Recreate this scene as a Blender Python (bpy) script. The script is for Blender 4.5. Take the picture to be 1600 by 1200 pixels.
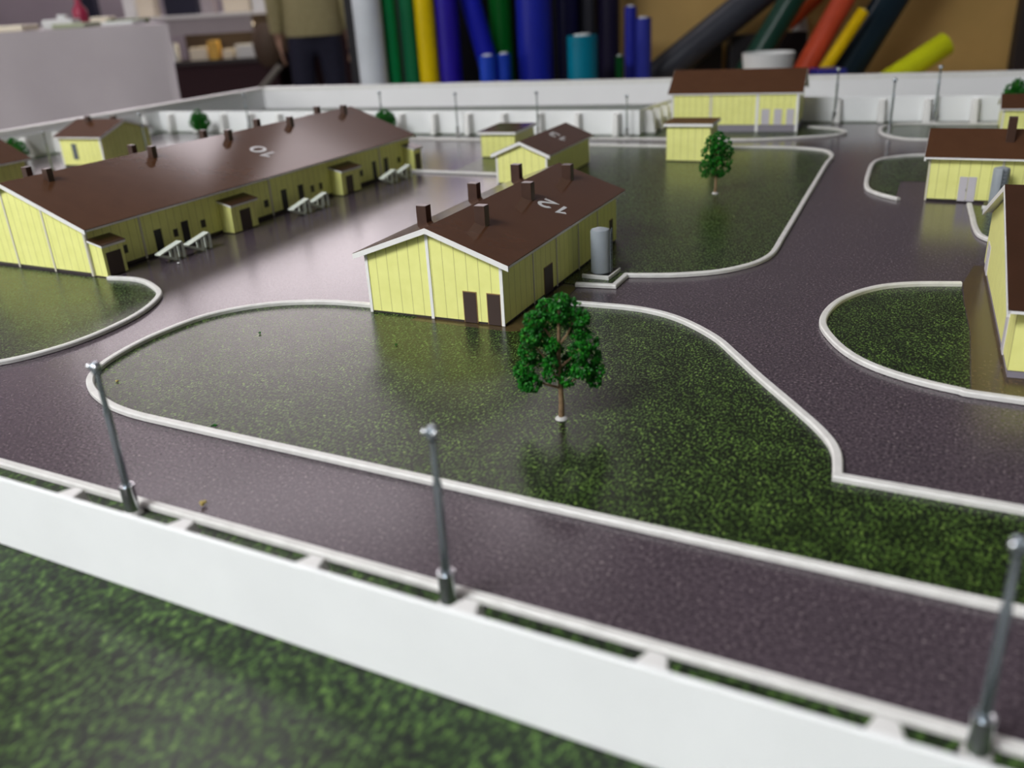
import bpy, bmesh, math, random
from mathutils import Vector, Matrix

for o in list(bpy.data.objects):
    bpy.data.objects.remove(o, do_unlink=True)
SC = bpy.context.scene
COL = SC.collection
K = 0.01                      # all dimensions below are centimetres

# ------------------------------------------------------------------ camera
YAW, PITCH, ROLL, FPX, CAM_H = 0.4982, 0.4143, -0.0585, 1396.0, 20.0


def camera():
    cy, sy, cp, sp = math.cos(YAW), math.sin(YAW), math.cos(PITCH), math.sin(PITCH)
    f0 = Vector((-sy, cy, 0)); r0 = Vector((cy, sy, 0)); up = Vector((0, 0, 1))
    fwd = f0 * cp - up * sp
    u = up * cp + f0 * sp
    r = r0 * math.cos(ROLL) + u * math.sin(ROLL)
    u2 = -r0 * math.sin(ROLL) + u * math.cos(ROLL)
    cam = bpy.data.cameras.new('camera')
    cam.sensor_fit = 'HORIZONTAL'; cam.sensor_width = 36.0
    cam.lens = FPX / 1600.0 * 36.0
    cam.clip_start = 0.01; cam.clip_end = 60
    cam.dof.use_dof = True
    cam.dof.focus_distance = 0.56
    cam.dof.aperture_fstop = 7.2
    o = bpy.data.objects.new('camera', cam)
    m = Matrix(((r.x, u2.x, -fwd.x, 0), (r.y, u2.y, -fwd.y, 0), (r.z, u2.z, -fwd.z, CAM_H * K), (0, 0, 0, 1)))
    o.matrix_world = m
    COL.objects.link(o)
    SC.camera = o


camera()

# ------------------------------------------------------------------ world and exposure
SC.view_settings.view_transform = 'Standard'
SC.view_settings.look = 'None'
SC.view_settings.gamma = 1.0
SC.view_settings.use_curve_mapping = False
SC.view_settings.exposure = 0.0
W_ = bpy.data.worlds.new('world'); SC.world = W_
W_.use_nodes = True
W_.node_tree.nodes['Background'].inputs[0].default_value = (0.93, 0.95, 1.0, 1)
W_.node_tree.nodes['Background'].inputs[1].default_value = 0.13
L_LEFT, L_BACK, L_CEIL, L_FAR, L_TABLE = 3.0, 3.0, 30.0, 1.9, 9.0       # radiance of the side window, the far window and the ceiling panels; the table panel is an added fill
C_LEFT, C_BACK, C_CEIL = (1.0, 0.99, 0.96), (1.0, 0.885, 0.92), (0.965, 0.985, 1.0)


# ------------------------------------------------------------------ materials
def mat(name, col, rough=0.5, metal=0.0, spec=0.5, coat=0.0, emit=None, estr=0.0):
    m = bpy.data.materials.new(name); m.use_nodes = True
    b = m.node_tree.nodes['Principled BSDF']
    b.inputs['Base Color'].default_value = (*col, 1)
    b.inputs['Roughness'].default_value = rough
    b.inputs['Metallic'].default_value = metal
    b.inputs['Specular IOR Level'].default_value = spec
    b.inputs['Coat Weight'].default_value = coat
    if emit:
        b.inputs['Emission Color'].default_value = (*emit, 1)
        b.inputs['Emission Strength'].default_value = estr
    return m


def N(m, t, **kw):
    n = m.node_tree.nodes.new(t)
    for k, v in kw.items():
        if hasattr(n, k):
            setattr(n, k, v)
        else:
            n.inputs[k].default_value = v
    return n


def LK(m, a, b):
    m.node_tree.links.new(a, b)


def ramp(m, fac, stops):
    r = N(m, 'ShaderNodeValToRGB')
    cr = r.color_ramp
    while len(cr.elements) < len(stops):
        cr.elements.new(0.5)
    for e, (p, c) in zip(cr.elements, stops):
        e.position = p; e.color = (*c, 1)
    LK(m, fac, r.inputs[0])
    return r.outputs[0]


def mixc(m, fac, a, b, mode='MIX'):
    n = N(m, 'ShaderNodeMix', data_type='RGBA', blend_type=mode)
    for s, i in ((fac, 0), (a, 6), (b, 7)):
        if hasattr(s, 'links'):
            LK(m, s, n.inputs[i])
        elif i == 0:
            n.inputs[0].default_value = s
        else:
            n.inputs[i].default_value = (*s, 1)
    return n.outputs[2]


def noise(m, vec, scale, detail=2.0, rough=0.5):
    n = N(m, 'ShaderNodeTexNoise')
    n.inputs['Scale'].default_value = scale; n.inputs['Detail'].default_value = detail
    n.inputs['Roughness'].default_value = rough
    if vec is not None:
        LK(m, vec, n.inputs['Vector'])
    return n.outputs['Fac']


def objco(m):
    return N(m, 'ShaderNodeTexCoord').outputs['Object']


def bsdf(m):
    return m.node_tree.nodes['Principled BSDF']


def grain(m, vec, scale, strength):
    b = N(m, 'ShaderNodeBump')
    b.inputs['Strength'].default_value = strength; b.inputs['Distance'].default_value = 0.0003
    LK(m, noise(m, vec, scale, 2, 0.6), b.inputs['Height'])
    LK(m, b.outputs[0], bsdf(m).inputs['Normal'])


def asphalt_mat():
    m = mat('glossy_asphalt_print', (0.05, 0.042, 0.046), 0.26)
    c = objco(m)
    f = noise(m, c, 650, 3, 0.7)
    col = ramp(m, f, [(0.28, (0.020, 0.015, 0.019)), (0.48, (0.066, 0.050, 0.061)), (0.62, (0.125, 0.096, 0.112)), (0.74, (0.42, 0.35, 0.33))])
    big = noise(m, c, 22, 3)
    col = mixc(m, 0.5, col, ramp(m, big, [(0.3, (0.62, 0.62, 0.62)), (0.7, (0.85, 0.82, 0.83))]), 'MULTIPLY')
    LK(m, col, bsdf(m).inputs['Base Color'])
    rr = N(m, 'ShaderNodeMapRange'); LK(m, f, rr.inputs[0])
    rr.inputs['To Min'].default_value = 0.14; rr.inputs['To Max'].default_value = 0.25
    grain(m, c, 900, 0.10)
    LK(m, rr.outputs[0], bsdf(m).inputs['Roughness'])
    return m


def grass_mat(name, shade, stops, rough=(0.17, 0.26), scale=720, spec=0.5):
    # printed grass under a clear film
    m = mat(name, (0.04, 0.06, 0.02), 0.24, spec=spec)
    c = objco(m)
    mp = N(m, 'ShaderNodeMapping'); LK(m, c, mp.inputs['Vector'])
    mp.inputs['Rotation'].default_value = (0, 0, 0.5); mp.inputs['Scale'].default_value = (1.5, 0.85, 1)
    f = noise(m, mp.outputs[0], scale, 3.5, 0.72)
    col = ramp(m, f, stops)
    big = noise(m, c, 60, 3)
    col = mixc(m, 0.8, col, ramp(m, big, [(0.38, (0.45, 0.48, 0.42)), (0.62, shade)]), 'MULTIPLY')
    LK(m, col, bsdf(m).inputs['Base Color'])
    rr = N(m, 'ShaderNodeMapRange'); LK(m, f, rr.inputs[0])
    rr.inputs['To Min'].default_value = rough[0]; rr.inputs['To Max'].default_value = rough[1]
    grain(m, c, scale * 1.4, 0.2)
    LK(m, rr.outputs[0], bsdf(m).inputs['Roughness'])
    return m


def wall_mat():
    m = mat('yellow_siding', (0.84, 0.80, 0.25), 0.45, spec=0.35)
    tc = N(m, 'ShaderNodeTexCoord')
    so = N(m, 'ShaderNodeSeparateXYZ'); LK(m, tc.outputs['Object'], so.inputs[0])
    sn = N(m, 'ShaderNodeSeparateXYZ'); LK(m, tc.outputs['Normal'], sn.inputs[0])
    ab = N(m, 'ShaderNodeMath', operation='ABSOLUTE'); LK(m, sn.outputs[0], ab.inputs[0])
    gt = N(m, 'ShaderNodeMath', operation='GREATER_THAN'); LK(m, ab.outputs[0], gt.inputs[0]); gt.inputs[1].default_value = 0.5
    mx = N(m, 'ShaderNodeMix', data_type='FLOAT')
    LK(m, gt.outputs[0], mx.inputs[0]); LK(m, so.outputs[0], mx.inputs[2]); LK(m, so.outputs[1], mx.inputs[3])
    dv = N(m, 'ShaderNodeMath', operation='DIVIDE'); LK(m, mx.outputs[0], dv.inputs[0]); dv.inputs[1].default_value = 0.00864
    fr = N(m, 'ShaderNodeMath', operation='FRACT'); LK(m, dv.outputs[0], fr.inputs[0])
    lt = N(m, 'ShaderNodeMath', operation='LESS_THAN'); LK(m, fr.outputs[0], lt.inputs[0]); lt.inputs[1].default_value = 0.045
    f = noise(m, tc.outputs['Object'], 90, 2)
    base = ramp(m, f, [(0.3, (0.80, 0.80, 0.27)), (0.7, (0.86, 0.86, 0.31))])
    LK(m, mixc(m, lt.outputs[0], base, (0.46, 0.44, 0.16)), bsdf(m).inputs['Base Color'])
    return m


def noisy(name, a, b, scale, rough, spec=0.5, metal=0.0):
    m = mat(name, a, rough, metal, spec)
    LK(m, ramp(m, noise(m, objco(m), scale, 3), [(0.3, a), (0.7, b)]), bsdf(m).inputs['Base Color'])
    return m


M = {
    'asphalt': asphalt_mat(),
    'lawn': grass_mat('glossy_grass_print', (1.0, 1.0, 1.0),
                      [(0.41, (0.005, 0.008, 0.005)), (0.50, (0.015, 0.026, 0.008)), (0.565, (0.042, 0.088, 0.013)), (0.645, (0.16, 0.28, 0.042)), (0.76, (0.50, 0.50, 0.20))], (0.13, 0.40), 540, 0.32),
    'verge': grass_mat('glossy_verge_print', (1.0, 1.0, 1.0),
                       [(0.38, (0.004, 0.006, 0.004)), (0.47, (0.012, 0.022, 0.008)), (0.55, (0.036, 0.080, 0.016)), (0.65, (0.11, 0.20, 0.04)), (0.78, (0.30, 0.33, 0.17))], (0.25, 0.36), 250, 0.22),
    'dirt': noisy('brown_dirt_print', (0.03, 0.018, 0.008), (0.10, 0.065, 0.025), 500, 0.25),
    'wall': wall_mat(),
    'roof': noisy('glossy_brown_film', (0.078, 0.034, 0.0165), (0.088, 0.039, 0.019), 60, 0.12, 0.34),
    'roof_dark': noisy('dark_brown_film', (0.042, 0.018, 0.009), (0.050, 0.021, 0.011), 60, 0.3),
    'chim': noisy('brown_plastic', (0.050, 0.024, 0.016), (0.060, 0.029, 0.019), 200, 0.35),
    'white': noisy('white_plastic', (0.80, 0.79, 0.77), (0.85, 0.84, 0.82), 80, 0.35),
    'fence': noisy('white_fence_board', (0.86, 0.87, 0.87), (0.90, 0.91, 0.91), 30, 0.4),
    'post': noisy('offwhite_post', (0.72, 0.71, 0.69), (0.78, 0.77, 0.75), 60, 0.45),
    'curb': noisy('curb_strip', (0.60, 0.585, 0.56), (0.70, 0.685, 0.66), 150, 0.45),
    'trim': mat('grey_white_trim', (0.64, 0.61, 0.50), 0.5),
    'lilac': noisy('pale_lilac_door', (0.52, 0.49, 0.53), (0.56, 0.53, 0.57), 60, 0.5),
    'brown': mat('brown_door', (0.050, 0.031, 0.026), 0.45),
    'frame': mat('tan_frame', (0.30, 0.19, 0.07), 0.5),
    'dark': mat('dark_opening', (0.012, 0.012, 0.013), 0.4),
    'win': mat('dark_window', (0.03, 0.026, 0.016), 0.3),
    'plinth': mat('dark_plinth', (0.030, 0.022, 0.022), 0.5),
    'plinth_grey': mat('grey_plinth', (0.24, 0.22, 0.26), 0.5),
    'grey': noisy('grey_tank_paint', (0.26, 0.29, 0.32), (0.30, 0.33, 0.36), 60, 0.4),
    'greydk': mat('dark_grey_paint', (0.10, 0.115, 0.13), 0.45),
    'steel': mat('polished_steel', (0.62, 0.64, 0.66), 0.18, 0.9),
    'pole': mat('zinc_steel', (0.42, 0.48, 0.53), 0.2, 0.9),
    'glue': mat('clear_glue', (0.45, 0.44, 0.42), 0.12),
    'ramp': mat('pale_ramp_plastic', (0.66, 0.70, 0.62), 0.4),
    'bark': noisy('twig_bark', (0.16, 0.095, 0.045), (0.26, 0.17, 0.09), 300, 0.7),
    'numeral': mat('pale_numeral', (0.62, 0.62, 0.62), 0.4),
    'rim': noisy('white_rim_board', (0.88, 0.87, 0.88), (0.92, 0.91, 0.92), 10, 0.4),
    'plaster': noisy('lilac_plaster', (0.42, 0.37, 0.41), (0.46, 0.41, 0.45), 4, 0.9),
    'ceil': mat('ceiling_paint', (0.42, 0.40, 0.40), 0.9),
    'floor': noisy('workshop_floor', (0.11, 0.09, 0.08), (0.15, 0.125, 0.11), 6, 0.5),
    'ply': noisy('plywood_sheet', (0.60, 0.385, 0.125), (0.72, 0.47, 0.165), 5, 0.6),
    'cloth': noisy('pale_tablecloth', (0.40, 0.36, 0.375), (0.43, 0.39, 0.405), 8, 0.9),
    'black': mat('black_board', (0.008, 0.007, 0.010), 0.6),
    'paper': mat('white_paper', (0.78, 0.79, 0.78), 0.7),
    'glass_back': mat('far_window_daylight', (0.8, 0.8, 0.8), 0.3, emit=C_BACK, estr=L_BACK),
    'glass_left': mat('side_window_daylight', (0.8, 0.8, 0.8), 0.3, emit=C_LEFT, estr=L_LEFT),
    'panel': mat('ceiling_panel', (0.9, 0.9, 0.9), 0.3, emit=C_CEIL, estr=L_CEIL),
    'panel_far': mat('far_ceiling_panel', (0.9, 0.9, 0.9), 0.3, emit=C_BACK, estr=L_FAR),
    'table_fill': mat('added_table_panel', (0.9, 0.9, 0.9), 0.3, emit=(1.0, 0.95, 0.95), estr=L_TABLE),  # added unseen panel, brightens the table and its goods
    'panel_counter': mat('counter_ceiling_panel', (0.9, 0.9, 0.9), 0.3, emit=(1.0, 0.90, 0.95), estr=4.0),
    'strip': mat('added_shelf_glow', (0.9, 0.9, 0.9), 0.3, emit=(1.0, 0.85, 0.6), estr=14.0),  # added glow for the goods on the display shelf
}


def leaf_mat():
    m = mat('green_foam_flock', (0.02, 0.12, 0.02), 0.5, spec=0.18)
    f = noise(m, objco(m), 420, 2, 0.6)
    LK(m, ramp(m, f, [(0.32, (0.002, 0.030, 0.003)), (0.52, (0.006, 0.115, 0.006)), (0.68, (0.025, 0.22, 0.012)), (0.80, (0.16, 0.28, 0.02))]), bsdf(m).inputs['Base Color'])
    return m


M['leaf'] = leaf_mat()


# ------------------------------------------------------------------ mesh helpers (cm)
class MB:
    def __init__(s):
        s.v = []; s.f = []

    def add(s, vs, fs):
        n = len(s.v)
        s.v += [tuple(v) for v in vs]
        s.f += [tuple(i + n for i in f) for f in fs]
        return s

    def box(s, x0, x1, y0, y1, z0, z1):
        return s.add([(x0, y0, z0), (x1, y0, z0), (x1, y1, z0), (x0, y1, z0), (x0, y0, z1), (x1, y0, z1), (x1, y1, z1), (x0, y1, z1)],
                     [(0, 3, 2, 1), (4, 5, 6, 7), (0, 1, 5, 4), (1, 2, 6, 5), (2, 3, 7, 6), (3, 0, 4, 7)])

    def hexa(s, b, t):
        """eight corners: bottom four, top four, both counter-clockwise"""
        return s.add(list(b) + list(t), [(0, 3, 2, 1), (4, 5, 6, 7), (0, 1, 5, 4), (1, 2, 6, 5), (2, 3, 7, 6), (3, 0, 4, 7)])

    def prism(s, poly, z0, z1):
        n = len(poly)
        return s.add([(x, y, z0) for x, y in poly] + [(x, y, z1) for x, y in poly],
                     [tuple(range(n - 1, -1, -1)), tuple(range(n, 2 * n))] + [(i, (i + 1) % n, n + (i + 1) % n, n + i) for i in range(n)])

    def loft(s, rings, cap=True):
        n = len(rings[0]); vs = [p for r in rings for p in r]; fs = []
        for k in range(len(rings) - 1):
            for i in range(n):
                j = (i + 1) % n
                fs.append((k * n + i, k * n + j, (k + 1) * n + j, (k + 1) * n + i))
        if cap:
            fs.append(tuple(range(n - 1, -1, -1))); fs.append(tuple(range((len(rings) - 1) * n, len(rings) * n)))
        return s.add(vs, fs)

    def lathe(s, prof, cx=0, cy=0, n=24):
        return s.loft([[(cx + r * math.cos(2 * math.pi * i / n), cy + r * math.sin(2 * math.pi * i / n), z) for i in range(n)] for r, z in prof])

    def tube(s, path, rad, n=10):
        path = [Vector(p) for p in path]
        if not hasattr(rad, '__len__'):
            rad = [rad] * len(path)
        rings = []
        for i, p in enumerate(path):
            d = (path[min(i + 1, len(path) - 1)] - path[max(i - 1, 0)]).normalized()
            a = d.cross(Vector((0.31, 0.17, 0.93)))
            if a.length < 0.05:
                a = d.cross(Vector((1, 0, 0)))
            a.normalize(); b = d.cross(a)
            rings.append([tuple(p + (a * math.cos(2 * math.pi * k / n) + b * math.sin(2 * math.pi * k / n)) * rad[i]) for k in range(n)])
        return s.loft(rings)

    def ball(s, c, r, n=10, sq=(1, 1, 1)):
        rings = []
        for i in range(1, n):
            a = math.pi * i / n - math.pi / 2
            rings.append([(c[0] + sq[0] * r * math.cos(a) * math.cos(2 * math.pi * k / (n * 2)), c[1] + sq[1] * r * math.cos(a) * math.sin(2 * math.pi * k / (n * 2)), c[2] + sq[2] * r * math.sin(a)) for k in range(n * 2)])
        return s.loft(rings)

    def mesh(s, name):
        me = bpy.data.meshes.new(name)
        me.from_pydata([(x * K, y * K, z * K) for x, y, z in s.v], [], s.f)
        bm = bmesh.new(); bm.from_mesh(me)
        bmesh.ops.recalc_face_normals(bm, faces=bm.faces)
        bm.to_mesh(me); bm.free()
        return me

    def build(s, name, m, parent=None, bevel=0.0, smooth=False, loc=None, seg=2):
        me = s.mesh(name)
        me.materials.append(M[m] if isinstance(m, str) else m)
        if smooth:
            for p in me.polygons:
                p.use_smooth = True
        o = bpy.data.objects.new(name, me); COL.objects.link(o)
        if bevel:
            b = o.modifiers.new('bevel', 'BEVEL'); b.width = bevel * K; b.segments = seg; b.limit_method = 'ANGLE'
        if smooth:
            try:
                me.set_sharp_from_angle(angle=math.radians(42))
            except Exception:
                pass
        if parent is not None:
            o.parent = parent
        if loc is not None:
            o.location = (loc[0] * K, loc[1] * K, loc[2] * K)
        return o


def tag(o, label, cat, group=None, kind='thing'):
    o['label'] = label; o['category'] = cat
    if group:
        o['group'] = group
    o['kind'] = kind
    return o


def thing(name, label, cat, loc=(0, 0, 0), rz=0.0, group=None):
    o = bpy.data.objects.new(name, None); COL.objects.link(o)
    o.empty_display_size = 0.01
    o.location = (loc[0] * K, loc[1] * K, loc[2] * K); o.rotation_euler = (0, 0, rz)
    return tag(o, label, cat, group)


def structure(o):
    o['kind'] = 'structure'
    return o


def clone(root, loc=None, rz=None, label=None):
    r = root.copy(); COL.objects.link(r)
    if loc is not None:
        r.location = (loc[0] * K, loc[1] * K, loc[2] * K)
    if rz is not None:
        r.rotation_euler = (0, 0, rz)
    if label:
        r['label'] = label

    def rec(a, b):
        for ch in list(a.children):
            c = ch.copy(); COL.objects.link(c); c.parent = b
            rec(ch, c)
    rec(root, r)
    return r


def smooth_path(pts, sub=6, closed=False):
    P = [Vector((x, y)) for x, y in pts]; n = len(P); out = []
    rng = range(n) if closed else range(n - 1)
    for i in rng:
        if closed:
            a, b, c, d = P[(i - 1) % n], P[i], P[(i + 1) % n], P[(i + 2) % n]
        else:
            a, b, c, d = P[max(i - 1, 0)], P[i], P[i + 1], P[min(i + 2, n - 1)]
        for k in range(sub):
            t = k / sub
            out.append(0.5 * ((2 * b) + (c - a) * t + (2 * a - 5 * b + 4 * c - d) * t * t + (3 * b - a - 3 * c + d) * t ** 3))
    if not closed:
        out.append(P[-1])
    return [(p.x, p.y) for p in out]


def sweep_curb(path, w=0.44, h=0.27):
    P = [Vector(p) for p in path]; rings = []
    for i, p in enumerate(P):
        d0 = (P[i] - P[i - 1]).normalized() if i > 0 else None
        d1 = (P[i + 1] - P[i]).normalized() if i < len(P) - 1 else None
        d0 = d0 or d1; d1 = d1 or d0
        t = (d0 + d1).normalized(); n = Vector((-t.y, t.x))
        k = min(1.8, 1.0 / max(0.35, n.dot(Vector((-d0.y, d0.x)))))
        a, b = p + n * (w / 2 * k), p - n * (w / 2 * k)
        a1, b1 = p + n * (w / 2 * k - 0.07), p - n * (w / 2 * k - 0.07)
        rings.append([(a.x, a.y, 0), (a.x, a.y, h - 0.07), (a1.x, a1.y, h), (b1.x, b1.y, h), (b.x, b.y, h - 0.07), (b.x, b.y, 0)])
    return MB().loft(rings)


def curb(path, label, group=None, w=0.44, h=0.27):
    o = sweep_curb(path, w, h).build('curb', 'curb')
    o.location.z = 0.034 * K
    return tag(o, label, 'curb', group)


def lawn(poly, label, m='lawn', name='lawn', cat='lawn', top=0.03):
    me = MB().prism(poly, 0.0, top)
    o = me.build(name, m)
    return tag(o, label, cat)


def arc(cx, cy, rx, ry, a0, a1, n=12):
    return [(cx + rx * math.cos(math.radians(a0 + (a1 - a0) * k / n)), cy + ry * math.sin(math.radians(a0 + (a1 - a0) * k / n))) for k in range(n + 1)]


DIGITS = {'1': [[(-.24, .68), (.06, .96), (.06, 0.0)]],
          '2': [arc(0, .69, .27, .26, 165, -35) + [(-.27, .05), (.31, .05)]],
          '0': [arc(0, .5, .27, .45, 90, 452, 28)],
          '3': [arc(-.02, .73, .24, .22, 150, -80), arc(-.02, .28, .28, .26, 85, -150)]}


def digit_mesh(txt, h, step):
    """numerals as flat strokes, centred, height h, laid out along +x"""
    m = MB()
    for k, ch in enumerate(txt):
        ox = (k - (len(txt) - 1) / 2) * step
        for st in DIGITS[ch]:
            P = [Vector((ox + x * h, (y - .5) * h)) for x, y in st]; rings = []
            for q in range(len(P)):
                d0 = (P[q] - P[q - 1]).normalized() if q else None
                d1 = (P[q + 1] - P[q]).normalized() if q < len(P) - 1 else None
                d0 = d0 or d1; d1 = d1 or d0
                t = d0 + d1
                t = t.normalized() if t.length > .1 else d0
                nn = Vector((-t.y, t.x)); kk = min(1.7, 1 / max(.4, nn.dot(Vector((-d0.y, d0.x))))) * .085 * h
                a, b = P[q] + nn * kk, P[q] - nn * kk
                rings.append([(a.x, a.y, 0), (a.x, a.y, .03), (b.x, b.y, .03), (b.x, b.y, 0)])
            m.loft(rings)
    return m


# ------------------------------------------------------------------ room (axes turned with the far wall)
CY, SY = math.cos(YAW), math.sin(YAW)


def rm(r, f, z=0.0):
    return (CY * r - SY * f, SY * r + CY * f, z)


FLOOR = -85.0
CEIL = 340.0


def room_box(name, m, r0, r1, f0, f1, z0, z1):
    o = MB().box(r0, r1, f0, f1, z0, z1).build(name, m)
    o.rotation_euler = (0, 0, YAW)
    return structure(o)


room_box('floor', 'floor', -430, 420, -330, 815, FLOOR - 5, FLOOR)
room_box('ceiling', 'ceil', -430, 420, -330, 815, CEIL, CEIL + 6)
# far wall with one wide window
WB = (-420, 50, 100, 300)      # r0, r1, z0, z1 of the far window
mb = MB()
mb.box(-430, WB[0], 800, 812, FLOOR, CEIL).box(WB[1], 420, 800, 812, FLOOR, CEIL).box(WB[0], WB[1], 800, 812, FLOOR, WB[2]).box(WB[0], WB[1], 800, 812, WB[3], CEIL)
o = mb.build('wall_back', 'plaster'); o.rotation_euler = (0, 0, YAW); structure(o)
# left wall with a window beside the table
WL = (-190, 150, 25, 165)
mb = MB()
mb.box(-430, -420, -330, WL[0], FLOOR, CEIL).box(-430, -420, WL[1], 815, FLOOR, CEIL).box(-430, -420, WL[0], WL[1], FLOOR, WL[2]).box(-430, -420, WL[0], WL[1], WL[3], CEIL)
o = mb.build('wall_left', 'plaster'); o.rotation_euler = (0, 0, YAW); structure(o)


def window(name, pane_m, frames, pane):
    e = bpy.data.objects.new(name, None); COL.objects.link(e); e.rotation_euler = (0, 0, YAW); structure(e)
    pane.build('pane', pane_m, e)
    frames.build('window_frame', 'white', e)
    return e


fr = MB()
for x in (WB[0] + 3, WB[0] + 128, WB[1] - 128, WB[1] - 3):
    fr.box(x - 3, x + 3, 798, 806, WB[2], WB[3])
fr.box(WB[0], WB[1], 797, 806, WB[2], WB[2] + 4).box(WB[0], WB[1], 797, 806, WB[3] - 4, WB[3])
window('window_1', 'glass_back', fr, MB().box(WB[0], WB[1], 806, 807, WB[2], WB[3]))
fr = MB()
for y in (WL[0] + 3, (WL[0] + WL[1]) / 2, WL[1] - 3):
    fr.box(-428, -418, y - 3, y + 3, WL[2], WL[3])
fr.box(-428, -417, WL[0], WL[1], WL[2], WL[2] + 4).box(-428, -417, WL[0], WL[1], WL[3] - 4, WL[3])
window('window_2', 'glass_left', fr, MB().box(-429, -428, WL[0], WL[1], WL[2], WL[3]))


def ceiling_light(r, f, w, d, m, label, drop=0.0):
    t = thing('ceiling_light', label, 'lamp', rm(r, f, CEIL - drop), YAW)
    MB().box(-w / 2 - 4, w / 2 + 4, -d / 2 - 4, d / 2 + 4, -7, 0).build('housing', 'white', t, 0.8)
    MB().box(-w / 2, w / 2, -d / 2, d / 2, -7.6, -6.9).build('diffuser', m, t)
    if drop:
        for x in (-w / 2, w / 2):
            MB().tube([(x, 0, 0), (x, 0, drop)], .4, 6).build('hanger', 'steel', t)


ceiling_light(-175, -95, 160, 90, 'panel', 'big hanging light panel above the near left of the model', 125)
ceiling_light(20, 600, 110, 130, 'panel_far', 'far light panel on the ceiling beyond the rolls')
ceiling_light(-165, 315, 120, 110, 'table_fill', 'square light panel on the ceiling added to brighten the clothed table')
ceiling_light(-190, 590, 240, 70, 'panel_counter', 'wide light panel on the ceiling above the far counter')

# ------------------------------------------------------------------ model base
RIMB = [(-136.6, 150.0), (60.0, 174.0)]
base = thing('model_board', 'big glossy model board with dark asphalt print and white raised rim', 'model base')
bp = [(-136.6, -12.0), (60.0, -12.0), RIMB[1], RIMB[0]]
MB().prism(bp, -2.0, -0.006).build('asphalt_sheet', 'asphalt', base)
MB().prism([(-132, -8), (56, -8), (56, 169), (-132, 146)], FLOOR, -2.0).build('pedestal', 'white', base)


def rim(p, q, name):
    d = (Vector(q) - Vector(p)); L = d.length; d.normalize(); n = Vector((d.y, -d.x))   # n points outward
    def pt(s, k, z):
        v = Vector(p) + d * s + n * k
        return (v.x, v.y, z)
    MB().hexa([pt(0, 0, 0), pt(L, 0, 0), pt(L, 1.5, 0), pt(0, 1.5, 0)], [pt(0, 0, 3.5), pt(L, 0, 3.5), pt(L, 1.5, 3.5), pt(0, 1.5, 3.5)]).build(name, 'rim', base)
    MB().hexa([pt(0, -.06, 3.5), pt(L, -.06, 3.5), pt(L, 1.6, 3.5), pt(0, 1.6, 3.5)], [pt(0, -.06, 4.25), pt(L, -.06, 4.25), pt(L, 1.6, 4.25), pt(0, 1.6, 4.25)]).build('rim_cap', 'white', base)


rim(RIMB[1], RIMB[0], 'rim')
rim(RIMB[0], (-136.6, -12.0), 'rim')

# ------------------------------------------------------------------ printed lawns
FY = 17.7        # outer face of the near fence
BL0, BL1, BR0, BR1 = (-134.0, 119.2), (-45.0, 125.4), (-44.3, 139.0), (60.0, 147.6)
lawn([(-136.3, -11.5), (59.5, -11.5), (59.5, 22.1), (-131.5, 22.1), (-131.5, 116.8), (-45, 123.2), (-42.2, 123.6), (-42.0, 136.9), (59.5, 145.6),
      (59.5, 173.6), (-136.3, 149.6)], 'green grass verge running along the white fence, in and outside it', 'verge', 'grass_verge', 'grass', 0.02)
RO = [(-3.8, 35.7), (-4.2, 37.9), (-5.1, 39.7), (-6.9, 42.1), (-9.2, 45.0), (-11.2, 47.7), (-13.2, 50.2), (-16.2, 52.6), (-19.1, 53.6), (-22.5, 53.5), (-26.2, 53.2)]
LO = [(-37.0, 48.5), (-41.0, 48.0), (-44.8, 46.2), (-47.3, 43.0), (-47.9, 38.8), (-47.5, 35.3), (-46.6, 32.7), (-45.1, 31.0), (-42.6, 29.7), (-39.5, 28.95), (-34.8, 28.85), (-28, 28.85)]
big = smooth_path(RO) + smooth_path(LO) + [(45, 28.85), (45, 35.7)]
lawn(big, 'large dark green lawn with the big tree, in front of the brown roofed house 12')
curb(smooth_path(LO, 6) + [(-10, 28.85), (45, 28.95)], 'white curb around the left end and front of the lawn with the big tree')
curb([(45, 35.7), (-3.8, 35.7)] + smooth_path(RO, 6)[1:], 'white curb bending around the right side of the lawn with the big tree')
B = [(-62.9, 47.3), (-60, 47.7), (-57.2, 46.8), (-54.7, 45.1), (-52.8, 41.6), (-52.1, 37.7), (-52.4, 34.4), (-53.9, 31.3), (-57.0, 29.3), (-62, 28.8)]
lawn(smooth_path(B) + [(-100, 28.8), (-100, 47.3)], 'green lawn in front of the gable of the long house 10')
curb(smooth_path(B, 6) + [(-100, 28.8)], 'white curb around the lawn beside the long house 10')
Cc = [(-22.7, 60.5), (-19.1, 61.7), (-15.9, 64.0), (-14.0, 68.1), (-14.2, 75.0), (-15.1, 89.7), (-16.1, 106.4), (-16.4, 112.4), (-18.3, 116.0), (-23.3, 117.2), (-30.4, 116.4), (-38.0, 116.0), (-51.0, 115.3)]
lawn([(-25.2, 57.6), (-22.7, 57.8)] + smooth_path(Cc) + [(-51, 104), (-43, 100), (-40, 92), (-33, 78), (-31, 66), (-28, 58)], 'wide green lawn with the second tree and the small yellow block')
curb([(-25.4, 57.3), (-22.6, 57.75)] + smooth_path(Cc, 6), 'white curb around the lawn with the second tree, starting at the tank')
D = [(-0.4, 65.3), (-3.6, 64.2), (-5.8, 62.4), (-7.4, 59.1), (-7.7, 55.1), (-6.6, 52.0), (-4.9, 49.5), (-2.7, 47.9), (0.2, 46.9), (4.0, 46.6), (30, 46.4)]
Ds = smooth_path(D)
lawn([p for p in Ds if p[0] < 0.9] + [(0.9, 46.8), (0.5, 56), (-0.1, 62)], 'rounded green lawn left of the near right house, ending in bare soil')
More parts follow.
